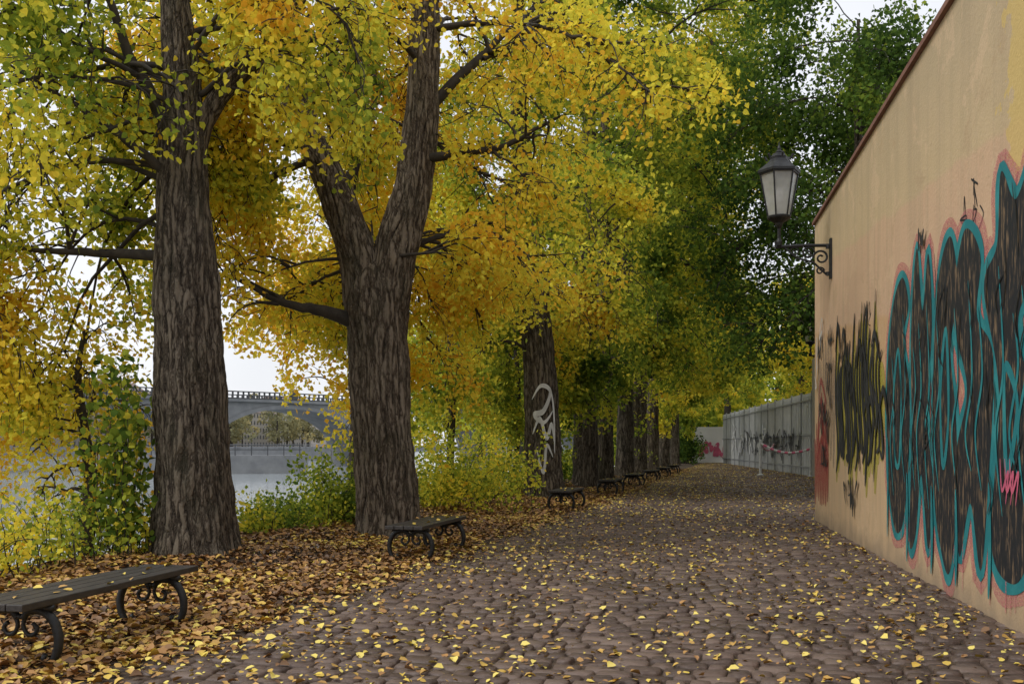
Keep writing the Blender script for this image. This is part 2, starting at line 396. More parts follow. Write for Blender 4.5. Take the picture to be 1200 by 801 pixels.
make_tree('autumn_tree',22,[t2,t2l,t2r],
  [[[-3.15,15.6,6.0,.085],[-3.8,15.5,6.1,.07],[-4.6,15.5,6.07,.045],[-5.6,15.4,6.2,.012]],
   [[-3.05,15.6,5.75,.06],[-3.8,15.5,5.4,.05],[-4.55,15.4,4.67,.02],[-5.0,15.4,4.3,.008]],
   [[-2.3,15.6,3.25,.13],[-2.85,15.4,3.42,.09],[-3.5,15.3,3.5,.05],[-4.3,15.1,3.9,.012]],
   [[-1.4,15.6,5.75,.08],[-.9,15.5,5.83,.065],[-.3,15.4,5.78,.05],[.9,15.2,6.3,.01]],
   [[-1.4,15.7,6.4,.09],[-.6,16.0,7.3,.07],[.6,16.6,8.6,.03]],
   [[-2.7,15.7,5.2,.07],[-2.4,16.3,6.0,.06],[-2.2,17.0,7.6,.02]]],
  [(16,4.2,8.5,3.0,4.8,.25,.045,azr(30,200)),(7,6,9.5,2.6,4.4,.35,.03,None),(5,6,9,2.4,3.6,.2,.04,azr(220,330))],
  39000,.085,.80,.13,bark=BARK2,keep=keep2,spread=.12)

def kf3(x,y,z):
    s,t=st(x,y)
    return clear_path(x,y,z)&(z>1.8)&~((t>-.5)&(z<5.0))&~((y<27)&(np.abs(x-.8)<.8)&(z<4.2))
t3=[[.86,27.1,-.1,.52],[.82,27.1,1.2,.46],[.75,27.1,3.48,.42],[.5,27.1,6.4,.34],[.27,27.1,8.7,.27],[.18,27.1,11.4,.2],[.1,27.1,16.5,.08]]
make_tree('autumn_tree',33,[t3],[],
  [(10,3.6,7,3.5,5.0,.25,.05,None),(15,6,15.5,3.4,5.6,.35,.03,None),(9,7,15,2.5,4,.3,.05,azr(180,340))],
  54000,.12,.54,.24,keep=kf3,spread=.17,six=False,
  tfun=lambda P: .32*np.exp(-((P[:,0]-1.2)**2+(P[:,2]-5.4)**2)/2.2))
lineY=[33.6,37.4,43.7,49,55,62,70,79]
for i,y0 in enumerate(lineY):
    x0=-5.61+.239*y0; lean=R.uniform(0,.6); r0=.42-.015*i; h=19 if i<3 else 16
    pl=[[x0,y0,-.1,r0],[x0,y0,3,r0*.88],[x0+lean*.4,y0,7,r0*.7],[x0+lean,y0,h*.7,r0*.45],[x0+lean*1.2,y0,h,.07]]
    fac=max(.42,1-.1*i)
    make_tree('autumn_tree',40+i,[pl],[],
      [(8,3.2,7,3.6,5.4,.2,.05,None),(11,6,h*.95,3.6,6.0,.35,.03,None)]+([(9,8,h*.9,4.5,6.5,.3,.02,azr(-70,60))] if i<3 else []),
      int((38000 if i<3 else 30000)*fac),.15+.015*i,[.44,.56,.50,.62,.70,.55,.6,.5][i],.24,keep=kf3,spread=.24,detail=False,six=False,nch=(8,5),lr=.08)
# young yellow tree on the bank edge between the two big ones + more along the bank
def bank_tree(seed,x0,y0,h,L,tn,n,z0=1.2,ls=.085,kk=None):
    zb=float(gz(x0,y0)); pl=[[x0,y0,zb-.1,.11],[x0+.1,y0,zb+h*.4,.08],[x0-.1,y0,zb+h*.8,.05],[x0,y0,zb+h,.02]]
    make_tree('young_tree',seed,[pl],[],[(18,z0,h*.95,L*.7,L,.4,.045,None)],n,ls,tn,.14,bark=TWIG,keep=lambda x,y,z:(z>z0-.6)&clear_path(x,y,z)&(kk(x,y,z) if kk else True),detail=False,flare=.1,nch=(7,5),six=False,lr=.03)
bank_tree(61,-3.1,19.8,7.0,2.0,.84,13000,1.8,.1,lambda x,y,z:~((x<-4.3)&(z<3.0)))
bank_tree(62,-1.6,26,7.5,2.4,.6,12000,1.9,.12)
bank_tree(63,.1,32.5,8,2.6,.5,12000,1.6,.13)
bank_tree(64,-7.9,14.6,5.4,1.7,.88,6500,.6)
bank_tree(65,-5.6,13.4,3.2,.9,.80,2600,.6,.08,lambda x,y,z:(x<-4.7))
# dark green tree behind the wall and yellow ones behind the fence
def back_tree(seed,x0,y0,h,L,tn,n,z0,ls,kp=None,tv=.08,r0=.3,nl=24):
    pl=[[x0,y0,-.1,r0],[x0,y0,h*.4,r0*.8],[x0+.2,y0,h*.65,r0*.4],[x0+.2,y0,h*.95,.04]]
    make_tree('green_tree' if tn<.41 else 'autumn_tree',seed,[pl],[],[(nl,z0,h*.93,L*.7,L,.4,.03,None)],n,ls,tn,tv,keep=kp,detail=False,spread=.22,nch=(9,6),six=False,patch=.9)
kw=lambda x,y,z: (z>3.2)&~((x<wallX(y)+.3)&(y<18.6))&~((y<22)&(z<6.5))
back_tree(71,9.1,27.5,13.5,3.9,.17,36000,4.0,.13,kw,.12,nl=30)
back_tree(72,13.2,32,15,4.4,.26,26000,5,.15,kw,.14,nl=28)
kf=lambda x,y,z: z>4.0
back_tree(73,19.5,60,12,5,.72,17000,4.0,.2,kf,.15)
back_tree(74,17.2,47,9,3.8,.76,17000,4.2,.17,kf,.15)
back_tree(75,22,78,14,6,.5,15000,3.5,.25,kf,.2)

# ------------------------------------------------------------------ understory: weeds, shrubs, creeper
def shrub(name,seed,pts,h,n,tn,ls=.06,spread=.1,tv=.2,lean=.3):
    g=np.random.default_rng(seed); e=empty(name); acc=Acc(); an=[]
    for (x,y) in pts:
        z=float(gz(x,y)); d=nrm(np.array([g.normal(0,lean),g.normal(0,lean),1])); p=np.array([x,y,z-.05]); H=h*g.uniform(.5,1.15); P=[p]
        for i in range(8):
            d=nrm(d+g.normal(0,.12,3)+np.array([0,0,-.03*i])); p=p+d*H/8; P.append(p)
            if i>0:
                an.append(p)
                for q in range(2): an.append(p+g.normal(0,.16,3)*h*.5)
        V,F=tube_np(P,np.linspace(.009,.003,9),3); acc.add(V,F)
    acc.obj('stems',TWIG,e); A=np.array(an); P=np.repeat(A,g.poisson(n/len(A),len(A)),0); P=P+g.normal(0,spread,P.shape)
    P=P[P[:,2]>gz(P[:,0],P[:,1])+.02]
    leaves('foliage',P,g.uniform(ls*.6,ls*1.3,len(P)),tn+tv*wave(P[:,0]*2,P[:,1]*2)+g.normal(0,.12,len(P)),LEAF,e,hang=.3,rng=g,six=False)
def band(g,n,s0,s1,t0,t1): 
    s=g.uniform(s0,s1,n); t=g.uniform(t0,t1,n); x,y=xy(s,t); return list(zip(x,y))
g=np.random.default_rng(5)
shrub('bank_weeds',81,band(g,170,6,13.2,-8.8,-7.1),1.0,6500,.58,.065,tv=.26)
shrub('bank_weeds',82,band(g,120,13.5,19,-8.0,-6.9),.6,6000,.42,.065)
shrub('bank_weeds',83,band(g,110,20,30,-8.0,-6.5),1.2,7500,.48,.08)
shrub('bank_weeds',84,band(g,130,30,60,-8.2,-6.3),1.7,9000,.42,.12)
shrub('shrub',85,[(-1.0+g.normal(0,.6),22+g.normal(0,1)) for _ in range(34)],1.9,4500,.6,.08)
shrub('shrub',86,[(-3.0+g.normal(0,.35),17.6+g.normal(0,.6)) for _ in range(26)],1.3,2600,.4,.075)
shrub('hedge',87,[(13.0+g.normal(0,.5),80+g.normal(0,2)) for _ in range(60)],2.6,8000,.12,.18,tv=.08)
# creeper hanging by the first tree
g=np.random.default_rng(9); an=[]; acc=Acc(); e=empty('ivy_creeper')
for i in range(16):
    x=-4.68+g.normal(0,.17); y=12.2+g.normal(0,.15); P=[[x+.03*math.sin(k)+g.normal(0,.02),y+g.normal(0,.02),-.05+k*.2] for k in range(9 if i>6 else 13)]
    V,F=tube_np(P,np.linspace(.008,.003,len(P)),3); acc.add(V,F); an+=P[2:]
acc.obj('stems',TWIG,e); A=np.repeat(np.array(an),7,0); A=A+g.normal(0,.10,A.shape)
leaves('foliage',A,g.uniform(.06,.12,len(A)),.36+g.normal(0,.15,len(A)),LEAF,e,hang=1.2,rng=g)

# ------------------------------------------------------------------ painted wall on the right
wmx,nt,b=newmat('painted_plaster'); tcn=nt.nodes.new('ShaderNodeTexCoord'); sp=nt.nodes.new('ShaderNodeSeparateXYZ'); nt.links.new(tcn.outputs['Object'],sp.inputs[0])
v=coords(nt); big=noise(nt,v,.6,5); mid=noise(nt,v,3,6); fine=noise(nt,v,30,5)
zn=math_(nt,'ADD',sp.outputs['Z'],math_(nt,'MULTIPLY',math_(nt,'SUBTRACT',big,.5),.35))
zn=math_(nt,'SUBTRACT',zn,math_(nt,'MULTIPLY',sp.outputs['Y'],.075))
zf=math_(nt,'DIVIDE',zn,6.0)
col=ramp(nt,zf,[(0,(.61,.43,.25)),(.10,(.62,.41,.215)),(.335,(.60,.375,.195)),(.345,(.63,.42,.27)),(.535,(.62,.42,.26)),(.545,(.58,.44,.25)),(.8,(.46,.36,.22))])
col=mixc(nt,ramp(nt,mid,[(.4,0),(.75,.35)]),col,(.65,.48,.29))
streak=noise(nt,coords(nt,(2.5,2.5,.16)),1.5,6,.6)
col=mixc(nt,ramp(nt,streak,[(.46,0),(.78,.6)]),col,(.38,.29,.18))
stain=noise(nt,coords(nt,(1,1,1)),1.1,7,.7,.5); col=mixc(nt,ramp(nt,stain,[(.56,0),(.60,.45)]),col,(.69,.50,.31))
st2=noise(nt,coords(nt,(1,1,1.6)),.8,8,.75,.8); col=mixc(nt,ramp(nt,st2,[(.57,0),(.62,.5)]),col,(.47,.33,.19))
# yellow weathered patch high up
yp=math_(nt,'MULTIPLY',math_(nt,'LESS_THAN',math_(nt,'ADD',sp.outputs['Y'],math_(nt,'MULTIPLY',mid,1.6)),8.7),math_(nt,'GREATER_THAN',math_(nt,'ADD',sp.outputs['Z'],math_(nt,'MULTIPLY',mid,1.2)),4.15))
col=mixc(nt,math_(nt,'MULTIPLY',yp,.75),col,(.64,.46,.14))
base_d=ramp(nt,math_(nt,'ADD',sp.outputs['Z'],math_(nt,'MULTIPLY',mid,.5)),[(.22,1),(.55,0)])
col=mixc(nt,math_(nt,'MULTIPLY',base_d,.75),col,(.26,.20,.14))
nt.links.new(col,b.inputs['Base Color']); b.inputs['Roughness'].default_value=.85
bump(nt,mixc(nt,.5,fine,mid),.4,.03,b)
COP=simple('terracotta_coping',(.16,.07,.05),(.26,.13,.09),6,.8)
PLA2=simple('grey_plaster',(.28,.26,.22),(.38,.35,.30),1.5,.9)
def slab(p0,p1,thick,z0,z1,mb):
    # wall prism along p0->p1, thickness to the right of the direction
    dx,dy=p1[0]-p0[0],p1[1]-p0[1]; L=math.hypot(dx,dy); nx,ny=dy/L*thick,-dx/L*thick
    a=[(p0[0],p0[1]),(p1[0],p1[1]),(p1[0]+nx,p1[1]+ny),(p0[0]+nx,p0[1]+ny)]
    mb.add([(q[0],q[1],z0) for q in a]+[(q[0],q[1],z1) for q in a],[(0,1,2,3),(7,6,5,4),(4,5,1,0),(5,6,2,1),(6,7,3,2),(7,4,0,3)])
we=empty('painted_wall')
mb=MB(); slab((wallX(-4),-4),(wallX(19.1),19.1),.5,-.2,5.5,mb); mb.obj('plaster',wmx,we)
mb=MB(); slab((wallX(-4)-.05,-4),(wallX(19.14)-.05,19.14),.62,5.503,5.56,mb); mb.obj('coping',COP,we)
mb=MB(); slab((wallX(19.1)+.53,19.1),(8.6,19.1),.45,-.2,5.4,mb); mb.obj('return_wall',wmx,we)
mb=MB(); slab((8.25,19.15),(13.65,46.6),.4,-.2,5.3,mb); mb.obj('garden_wall',PLA2)

# graffiti paint on the wall
NW=np.array([-.987,.160,0])
def W(Yv,z,off): return (wallX(Yv)+NW[0]*off, Yv+NW[1]*off, z)
def catmull(P,closed=False,k=8):
    P=[np.array(p,float) for p in P]; n=len(P); out=[]
    rng_=range(n) if closed else range(n-1)
    for i in rng_:
        p0=P[(i-1)%n] if closed or i>0 else P[0]; p1=P[i]; p2=P[(i+1)%n]; p3=P[(i+2)%n] if closed or i+2<n else P[-1]
        for j in range(k):
            t=j/k; out.append(.5*((2*p1)+(-p0+p2)*t+(2*p0-5*p1+4*p2-p3)*t*t+(-p0+3*p1-3*p2+p3)*t**3))
    if not closed: out.append(P[-1])
    else: out.append(out[0])
    return out
class Paint:
    def __init__(s): s.V=[];s.F=[]
    def stroke(s,P,w,closed=False,off=.003,taper=False,fn=W):
        c=catmull(P,closed); n=len(c); b0=len(s.V); c=np.array(c)
        tg=np.gradient(c,axis=0)
        if closed: tg[0]=tg[-1]=c[1]-c[-2]
        tg/=np.linalg.norm(tg,axis=1,keepdims=True)+1e-9
        for i in range(n):
            ww=w*((.5+.08*math.sin(i*.7)) if not taper else .5*math.sin(math.pi*(i+.6)/(n+.2))**.6); nn=np.array([-tg[i,1],tg[i,0]])
            for sg in (-1,1):
                q=c[i]+nn*ww*sg; s.V.append(fn(q[0],q[1],off+.0012*i/n))
        for i in range(n-1): s.F.append((b0+2*i,b0+2*i+1,b0+2*i+3,b0+2*i+2))
    def fill(s,P,off,fn=W):
        c=catmull(P,True)[:-1]; b0=len(s.V)
        for q in c: s.V.append(fn(q[0],q[1],off))
        s.F.append(tuple(range(b0,b0+len(c))))
    def obj(s,name,mat,parent): return mesh_py(name,s.V,s.F,mat,parent)
def spray(name,c,c2,sc=3,cs=(1,1,1),lo=.45,hi=.6):
    m,nt,b=newmat(name); f=noise(nt,coords(nt,cs),sc,5,.6,.3)
    nt.links.new(ramp(nt,f,[(lo,c),(hi,c2)]),b.inputs['Base Color']); b.inputs['Roughness'].default_value=.7; return m
def softspray(name,c,dens):
    m,nt,b=newmat(name); b.inputs['Base Color'].default_value=(*c,1); b.inputs['Roughness'].default_value=.8
    f=noise(nt,coords(nt),60,3,.8); a=ramp(nt,f,[(.5-dens*.2,0),(.6,dens)]); nt.links.new(a,b.inputs['Alpha']); return m
BLK=spray('black_paint',(.012,.014,.016),(.055,.055,.055),4,(1,1,.35),.5,.75)
FILL=spray('black_scribble_paint',(.010,.012,.016),(.24,.16,.09),8,(1,3.2,.5),.53,.66)
TEAL=spray('teal_paint',(.01,.19,.21),(.03,.27,.28),2)
PINK=softspray('pink_paint_haze',(.62,.22,.22),.7)
REDP=softspray('red_paint',(.36,.04,.04),.9); WHT=spray('white_paint',(.65,.65,.63),(.5,.5,.48)); YEL=softspray('yellow_green_paint',(.46,.42,.05),.9)
MAG=spray('pink_paint',(.62,.12,.2),(.5,.1,.18)); GRYP=softspray('grey_paint_haze',(.22,.20,.18),.6)
U=lambda pts:[(12.55-u,z) for u,z in pts]
letters=[
 [(.08,1.5),(.12,2.3),(.45,3.05),(.95,3.3),(1.25,2.95),(1.0,2.6),(1.3,2.0),(1.25,1.2),(1.0,.55),(.6,.4),(.25,.8)],
 [(1.3,.35),(1.42,1.5),(1.38,2.6),(1.65,3.5),(1.9,2.8),(2.15,3.35),(2.3,2.6),(2.1,1.7),(2.35,1.0),(2.15,.35),(1.85,1.1),(1.6,.45)],
 [(2.4,.9),(2.35,2.0),(2.55,3.0),(3.0,3.35),(3.25,2.8),(3.0,2.3),(3.2,1.6),(3.2,.75),(2.95,.2),(2.65,.4)],
 [(3.3,.4),(3.2,1.3),(3.55,1.9),(3.1,2.6),(3.45,3.3),(3.95,3.0),(3.85,2.5),(4.3,2.1),(4.15,1.0),(3.95,.35),(3.65,.9)],
 [(4.25,.6),(4.45,1.8),(4.05,2.7),(4.4,3.0),(4.5,3.55),(4.85,3.25),(5.3,3.5),(5.3,2.7),(4.9,2.3),(5.3,1.5),(5.2,.7),(4.8,.35)],
 [(5.4,.5),(5.5,1.8),(5.4,3.0),(5.9,3.6),(6.4,3.2),(6.2,2.2),(6.6,1.4),(6.4,.5),(5.9,.3)]]
ph,te,fi,te2,bk=Paint(),Paint(),Paint(),Paint(),Paint()
for i,L in enumerate(letters):
    P=U(L); ph.stroke(P,.40,True,.003+i*.0003); te.stroke(P,.19,True,.006+i*.0003); fi.fill(P,.009+i*.0002)
holes=[[(.55,1.3),(.5,2.0),(.75,2.5),(.9,1.9),(.8,1.2)],[(2.75,1.2),(2.65,1.9),(2.85,2.5),(2.95,1.7)],[(4.65,1.2),(4.6,2.0),(4.9,1.7)],[(5.85,1.2),(5.8,2.4),(6.0,1.8)]]
for h in holes: te2.stroke(U(h),.08,True,.0125)
g=np.random.default_rng(3)
for u in (.4,1.0,1.5,1.75,2.1,2.5,3.15,3.6,3.9,4.45,4.8,5.0): te2.stroke(U([(u,2.4+g.uniform(0,.6)),(u+.12,2.0),(u-.08,1.5),(u+.1,.7+g.uniform(0,.5))]),.05,False,.0145,True)
for i,(u,z0,z1) in enumerate([(1.2,.6,-.0),(2.3,.5,.1),(3.2,.5,.05),(4.2,.6,.15),(.15,1.0,.3)]): te2.stroke(U([(u,z0+.5),(u+.03,z0),(u,max(z1,.12))]),.09,False,.0165,True)
# thin drips running down
for i in range(16):
    u=g.uniform(.1,5.4); z0=g.uniform(.4,.7); ph.stroke(U([(u,z0),(u+.01,z0-.2),(u,max(.1,z0-g.uniform(.3,.6)))]),.035,False,.0055+.0002*i,True)
# fine scratchy black line work over the letters
for i in range(46):
    u=g.uniform(.1,5.6); z0=g.uniform(.7,2.9); bk.stroke(U([(u,z0),(u+g.normal(0,.08),z0+.18),(u+g.normal(0,.12),z0+g.uniform(.3,.6))]),.03,False,.019+.0002*i,True)
ye=Paint(); re_=Paint(); wh=Paint(); mg=Paint(); gr=Paint()
# spiky black piece with yellow-green glow (left)
for i in range(19):
    yv=16.4-i*.2; z1=g.uniform(2.5,3.6); z0=g.uniform(.6,1.3)
    ye.stroke([(yv+.05,z0+.05),(yv-.1,2),(yv+.04,z1-.15)],.32,False,.003+.0006*(i%5),True)
    bk.stroke([(yv+.1,z0+.2),(yv-.1,1.6+g.uniform(-.3,.3)),(yv+.14,2.3),(yv-.06,z1)],g.uniform(.08,.22),False,.009+.0004*i,True)
for i in range(14):
    yv=16.5-i*.28; zz=g.uniform(1.1,3); bk.stroke([(yv,zz),(yv-.25,zz+g.uniform(.1,.5)),(yv-.55,zz-.2)],.11,False,.018+.0004*i,True)
for i in range(7): gr.stroke([(18.6-i*.3,1.0+g.uniform(0,.6)),(18.5-i*.3,2.2),(18.6-i*.3,3.0+g.uniform(-.2,.5))],.3,False,.0024+.0003*i,True)
# red + tags
for i in range(8):
    yv=19.0-i*.22; re_.stroke([(yv,.3+g.uniform(0,.2)),(yv-.05,1.1),(yv+.05,2.0+g.uniform(-.6,.5))],.24,False,.0055+.0005*i,True)
for k in range(4): re_.stroke([(18.8-k*.1,1.0+k*.4),(18.2,1.5+k*.35),(17.5,.9+k*.4)],.12,False,.011+.0006*k,True)
for (yv,z,s_) in [(18.5,3.15,.3),(18.2,2.0,.35),(15.4,.55,.4),(15.0,.6,.35),(17.4,2.6,.35),(17.9,1.2,.35),(17.5,1.8,.3),(17.2,3.2,.25),(10.7,3.5,.12)]:
    for k in range(3):
        P=[(yv-k*s_*.6+g.normal(0,s_*.3),z+g.normal(0,s_*.5)) for _ in range(5)]; bk.stroke(P,.06,False,.028+.0008*k,True)
for yv,z in [(18.55,3.1),(18.2,3.3),(18.6,2.7)]:
    P=[(yv+g.normal(0,.15),z+g.normal(0,.18)) for _ in range(5)]; wh.stroke(P,.05,False,.032,True)
thin=Paint()
for yv,z in [(13.9,3.2),(13.6,3.15),(9.1,3.45),(8.8,3.6),(8.75,3.4)]:
    for k in range(2): thin.stroke([(yv+g.normal(0,.07),z+g.normal(0,.1)) for _ in range(4)],.016,False,.003+.002*k)
for k in range(3): mg.stroke([(8.0-k*.12,1.3),(7.95-k*.12,1.05),(7.8-k*.12,1.2),(7.86-k*.12,.95)],.035,False,.032+.001*k,True)
ph.obj('graffiti_halo',PINK,we); te.obj('graffiti_outline',TEAL,we); fi.obj('graffiti_fill',FILL,we); te2.obj('graffiti_highlights',TEAL,we); gr.obj('graffiti_grey',GRYP,we)
ye.obj('graffiti_glow',YEL,we); bk.obj('graffiti_black',BLK,we); re_.obj('graffiti_red',REDP,we); wh.obj('graffiti_white',WHT,we); mg.obj('graffiti_pink_tag',MAG,we); thin.obj('graffiti_thin_tag',BLK,we)

# white graffiti on third tree trunk
def T3(a,z,off):
    r=np.interp(z,[0,1.2,3.48],[.56,.475,.435])+.055+off; cx=np.interp(z,[0,1.2,3.48],[.86,.82,.75])
    th=rad(-92)+a; return (cx+r*math.cos(th),27.1+r*math.sin(th),z)
p=Paint()
for k,(P,wd) in enumerate([([(-.5,2.6),(.0,2.95),(.5,2.8),(.1,2.3),(-.4,2.2),(.1,2.0),(.6,2.3)],.10),([(-.5,1.7),(-.1,2.1),(.2,1.6),(.5,1.95),(.6,1.5)],.10),([(-.3,1.3),(.0,.7),(.2,1.4),(.5,1.1)],.08),([(.5,2.9),(.65,2.3),(.6,1.2)],.07)]):
    p.stroke(P,wd*1.5,False,.004*k,True,fn=T3)
tr3=[o for o in D.objects if o.name.startswith('autumn_tree') and o.type=='EMPTY'][2]
p.obj('white_graffiti',WHT,tr3)

# ------------------------------------------------------------------ street lamps
GLS,nt,b=newmat('lantern_glass'); b.inputs['Roughness'].default_value=.25
f=noise(nt,coords(nt),2,3); nt.links.new(ramp(nt,f,[(.3,(.38,.38,.35)),(.7,(.66,.66,.62))]),b.inputs['Base Color'])
tb=nt.nodes.new('ShaderNodeBsdfTransparent'); mx=nt.nodes.new('ShaderNodeMixShader'); mx.inputs[0].default_value=.6
nt.links.new(tb.outputs[0],mx.inputs[1]); nt.links.new(b.outputs[0],mx.inputs[2]); nt.links.new(mx.outputs[0],nt.nodes['Material Output'].inputs['Surface'])
def lamp(cx,cy,z,ux,uy,arm):
    """lantern centre, arm z, (ux,uy) unit vector toward the wall"""
    e=empty('street_lamp'); z0=z; z=z+.10; c=(cx,cy,z); m=MB()
    m.lathe(c,[(.02,-.10),(.05,-.08),(.055,-.02),(.03,.04),(.028,.2),(.055,.25),(.07,.30),(.14,.34),(.19,.37),(.20,.40),(.19,.415)],16)
    # roof
    m.lathe(c,[(.30,1.12),(.355,1.13),(.36,1.17),(.30,1.22),(.20,1.30),(.15,1.36),(.155,1.40),(.12,1.42),(.10,1.46)],6)
    m.lathe(c,[(.05,1.46),(.06,1.49),(.025,1.52),(.03,1.55),(.012,1.60),(.004,1.66)],10)
    for j in range(6):
        th=2*math.pi*j/6; a=(cx+.185*math.cos(th),cy+.185*math.sin(th),z+.40); b2=(cx+.32*math.cos(th),cy+.32*math.sin(th),z+1.13)
        m.tube([a,b2],.014,6)
        t2=th+math.pi/6; m.tube([(cx+.20*math.cos(t2),cy+.20*math.sin(t2),z+1.36),(cx+.24*math.cos(t2),cy+.24*math.sin(t2),z+1.43)],.02,5)
    m.tube([(cx+.32*math.cos(2*math.pi*j/6),cy+.32*math.sin(2*math.pi*j/6),z+1.12) for j in range(7)],.018,5)
    m.obj('lantern_frame',IRON,e)
    q=MB(); V=[];F=[]
    for r,zz in ((.178,.41),(.305,1.115)):
        for j in range(6): th=2*math.pi*j/6; V.append((cx+r*math.cos(th),cy+r*math.sin(th),z+zz))
    q.add(V,[(j,(j+1)%6,6+(j+1)%6,6+j) for j in range(6)]); q.obj('glass_panes',GLS,e)
    q=MB(); q.lathe((cx,cy,z),[(.03,.42),(.03,.55),(.06,.6),(.07,.75),(.05,.85),(.02,.9)],10); q.obj('mantle',WHT,e,True)
    # arm with scrolls
    m=MB(); P=lambda d,h:(cx+ux*d,cy+uy*d,z0+h)
    m.tube([P(-.06,0),P(arm*.5,.01),P(arm,0)],.028,8)
    m.tube([P(-.05,.0),P(-.06,.1),P(0,.06)],.02,6)
    def spiral(d0,h0,r0,turns,sgn,w):
        pts=[]
        for i in range(28):
            f=i/27; th=f*turns*2*math.pi; r=r0*(1-.8*f); pts.append(P(d0+sgn*r*math.cos(th),h0+r*math.sin(th)))
        m.tube(pts,w,6)
    spiral(arm*.30,-.09,.085,1.3,-1,.014); spiral(arm*.55,-.12,.11,1.4,1,.016); spiral(arm*.80,-.20,.13,1.4,-1,.018); spiral(arm*.78,-.42,.07,1.3,1,.014)
    m.tube([P(arm*.1,-.01),P(arm*.35,-.2),P(arm*.65,-.27),P(arm*.9,-.48)],.018,6)
    th=math.atan2(uy,ux); m.box(P(arm-.012,-.22),.05,.14,.66,th); m.lathe(P(arm-.05,-.02),[(.05,-.03),(.05,.03)],10); m.lathe(P(arm-.05,-.47),[(.045,-.03),(.045,.03)],10)
    m.obj('bracket_arm',IRON,e)
lamp(4.47,17.14,4.72,.987,-.160,.85)
lamp(11.05,37.9,4.72,.98,-.196,.88)

# ------------------------------------------------------------------ benches
def bench(x,y,ang,L=2.1):
    e=empty('park_bench'); ca,sa=math.cos(ang),math.sin(ang); zb=max(float(gz(x,y)),0)
    def P(a,bb,z): return (x+a*sa+bb*ca, y+a*ca-bb*sa, zb+z)   # a along, bb across(right)
    m=MB(); nb=4; w=.115
    for i in range(nb):
        bb=(i-(nb-1)/2)*(w+.006); V=[P(-L/2,bb-w/2,.39),P(L/2,bb-w/2,.39),P(L/2,bb+w/2,.39),P(-L/2,bb+w/2,.39)]
        V+= [(a,b_,c+.045) for a,b_,c in V]; m.add(V,[(3,2,1,0),(4,5,6,7),(0,1,5,4),(1,2,6,5),(2,3,7,6),(3,0,4,7)])
    m.obj('seat_planks',WOOD,e,bevel=.006)
    m=MB()
    for a in (-L*.36,L*.36):
        m.tube([P(a,-.24,.37),P(a,.24,.37)],.022,8)
        for sg in (-1,1):
            pts=[(.02,.30),(.06,.345),(.13,.355),(.20,.33),(.25,.27),(.275,.19),(.27,.11),(.245,.05),(.21,.0)]
            c=catmull(pts,False,5); m.tube([P(a,sg*q[0],q[1]) for q in c],[.023+.008*math.sin(i/len(c)*3.1) for i in range(len(c))],8)
            m.tube([P(a,sg*.21,.0),P(a,sg*.18,.02),P(a,sg*.165,.05),P(a,sg*.18,.075)],.018,7)
            c=catmull([(.05,.33),(.02,.26),(.05,.20),(.10,.20),(.12,.24),(.09,.27)],False,4); m.tube([P(a,sg*q[0],q[1]) for q in c],.015,6)
        m.tube([P(a,-.03,.31),P(a,.03,.31)],.02,7)
    m.tube([P(-L*.36,0,.345),P(L*.36,0,.345)],.012,6)
    m.obj('iron_legs',IRON,e,True)
    # a few leaves lying on the seat
    g2=np.random.default_rng(int(y*10)); k=14; aa=g2.uniform(-L/2,L/2,k); bb=g2.uniform(-.22,.22,k)
    leaves('leaves_on_seat',np.array([P(a,b_,.442) for a,b_ in zip(aa,bb)]),g2.uniform(.04,.07,k),g2.uniform(.6,1,k),LITTER,e,flat=True,rng=g2)
da=math.atan2(K,1)
bench(-2.98,7.28,da*.9)
bench(-1.08,13.2,da,1.9)
for yy in (22.8,29.6,35.2,41,46,51.5): bench(-4.25+.24*yy,yy,da,1.9)

# ------------------------------------------------------------------ far fence, graffiti wall, barrier
FEN=simple('pale_fence_panel',(.46,.47,.47),(.60,.61,.60),1.5,.6); FP=simple('galvanised_post',(.30,.31,.32),(.42,.43,.43),3,.5,.4)
fe=empty('panel_fence'); m=MB(); mp_=MB(); p0=np.array([13.7,46.7]); p1=np.array([16.9,82.0]); n=14
ang=math.atan2((p1-p0)[1],(p1-p0)[0])
for i in range(n):
    a=p0+(p1-p0)*i/n; b2=p0+(p1-p0)*(i+1)/n
    slab(tuple(a),tuple(b2),.08,-.1,3.82+.03*(i%2),m)
    mp_.box((a[0]-.02,a[1],1.93),.08,.08,3.96,ang)
    for k in range(1,6):      # pressed ribs
        q=a+(b2-a)*k/6; m.box((q[0]-.012,q[1],1.85),.09,.045,3.7,ang)
    for zz in (.4,1.9,3.5):
        q=(a+b2)/2; mp_.box((q[0]-.05,q[1],zz),2.53,.05,.06,ang)
m.obj('panels',FEN,fe); mp_.obj('posts_and_rails',FP,fe)
fd=nrm(p1-p0)
def FW(a,z,off): q=p0+fd*a; return (q[0]-off-.08,q[1]+off*.1,z)
p=Paint(); pw=Paint(); g=np.random.default_rng(12)
for i in range(18):
    a0=3+i*1.2; z0=g.uniform(.6,1.1)
    for k in range(3):
        p.stroke([(a0+g.normal(0,.35),z0+g.uniform(0,1.4)) for _ in range(5)],.11,False,.02+.002*k,True,fn=FW)
for i in range(9):
    a0=14+i*1.8; pw.stroke([(a0+g.normal(0,.5),1.6+g.normal(0,.5)) for _ in range(6)],.2,False,.03,True,fn=FW)
p.obj('graffiti',BLK,fe); pw.obj('graffiti_white',WHT,fe)
ge=empty('white_graffiti_wall'); m=MB(); slab((17.6,82.4),(14.6,83.0),.3,-.1,2.9,m); m.obj('wall_panel',simple('white_wall',(.74,.72,.70),(.82,.80,.78),1,.8),ge)
p=Paint(); fn=lambda a,z,off:(14.6+a,82.98-a*.2-off,z)
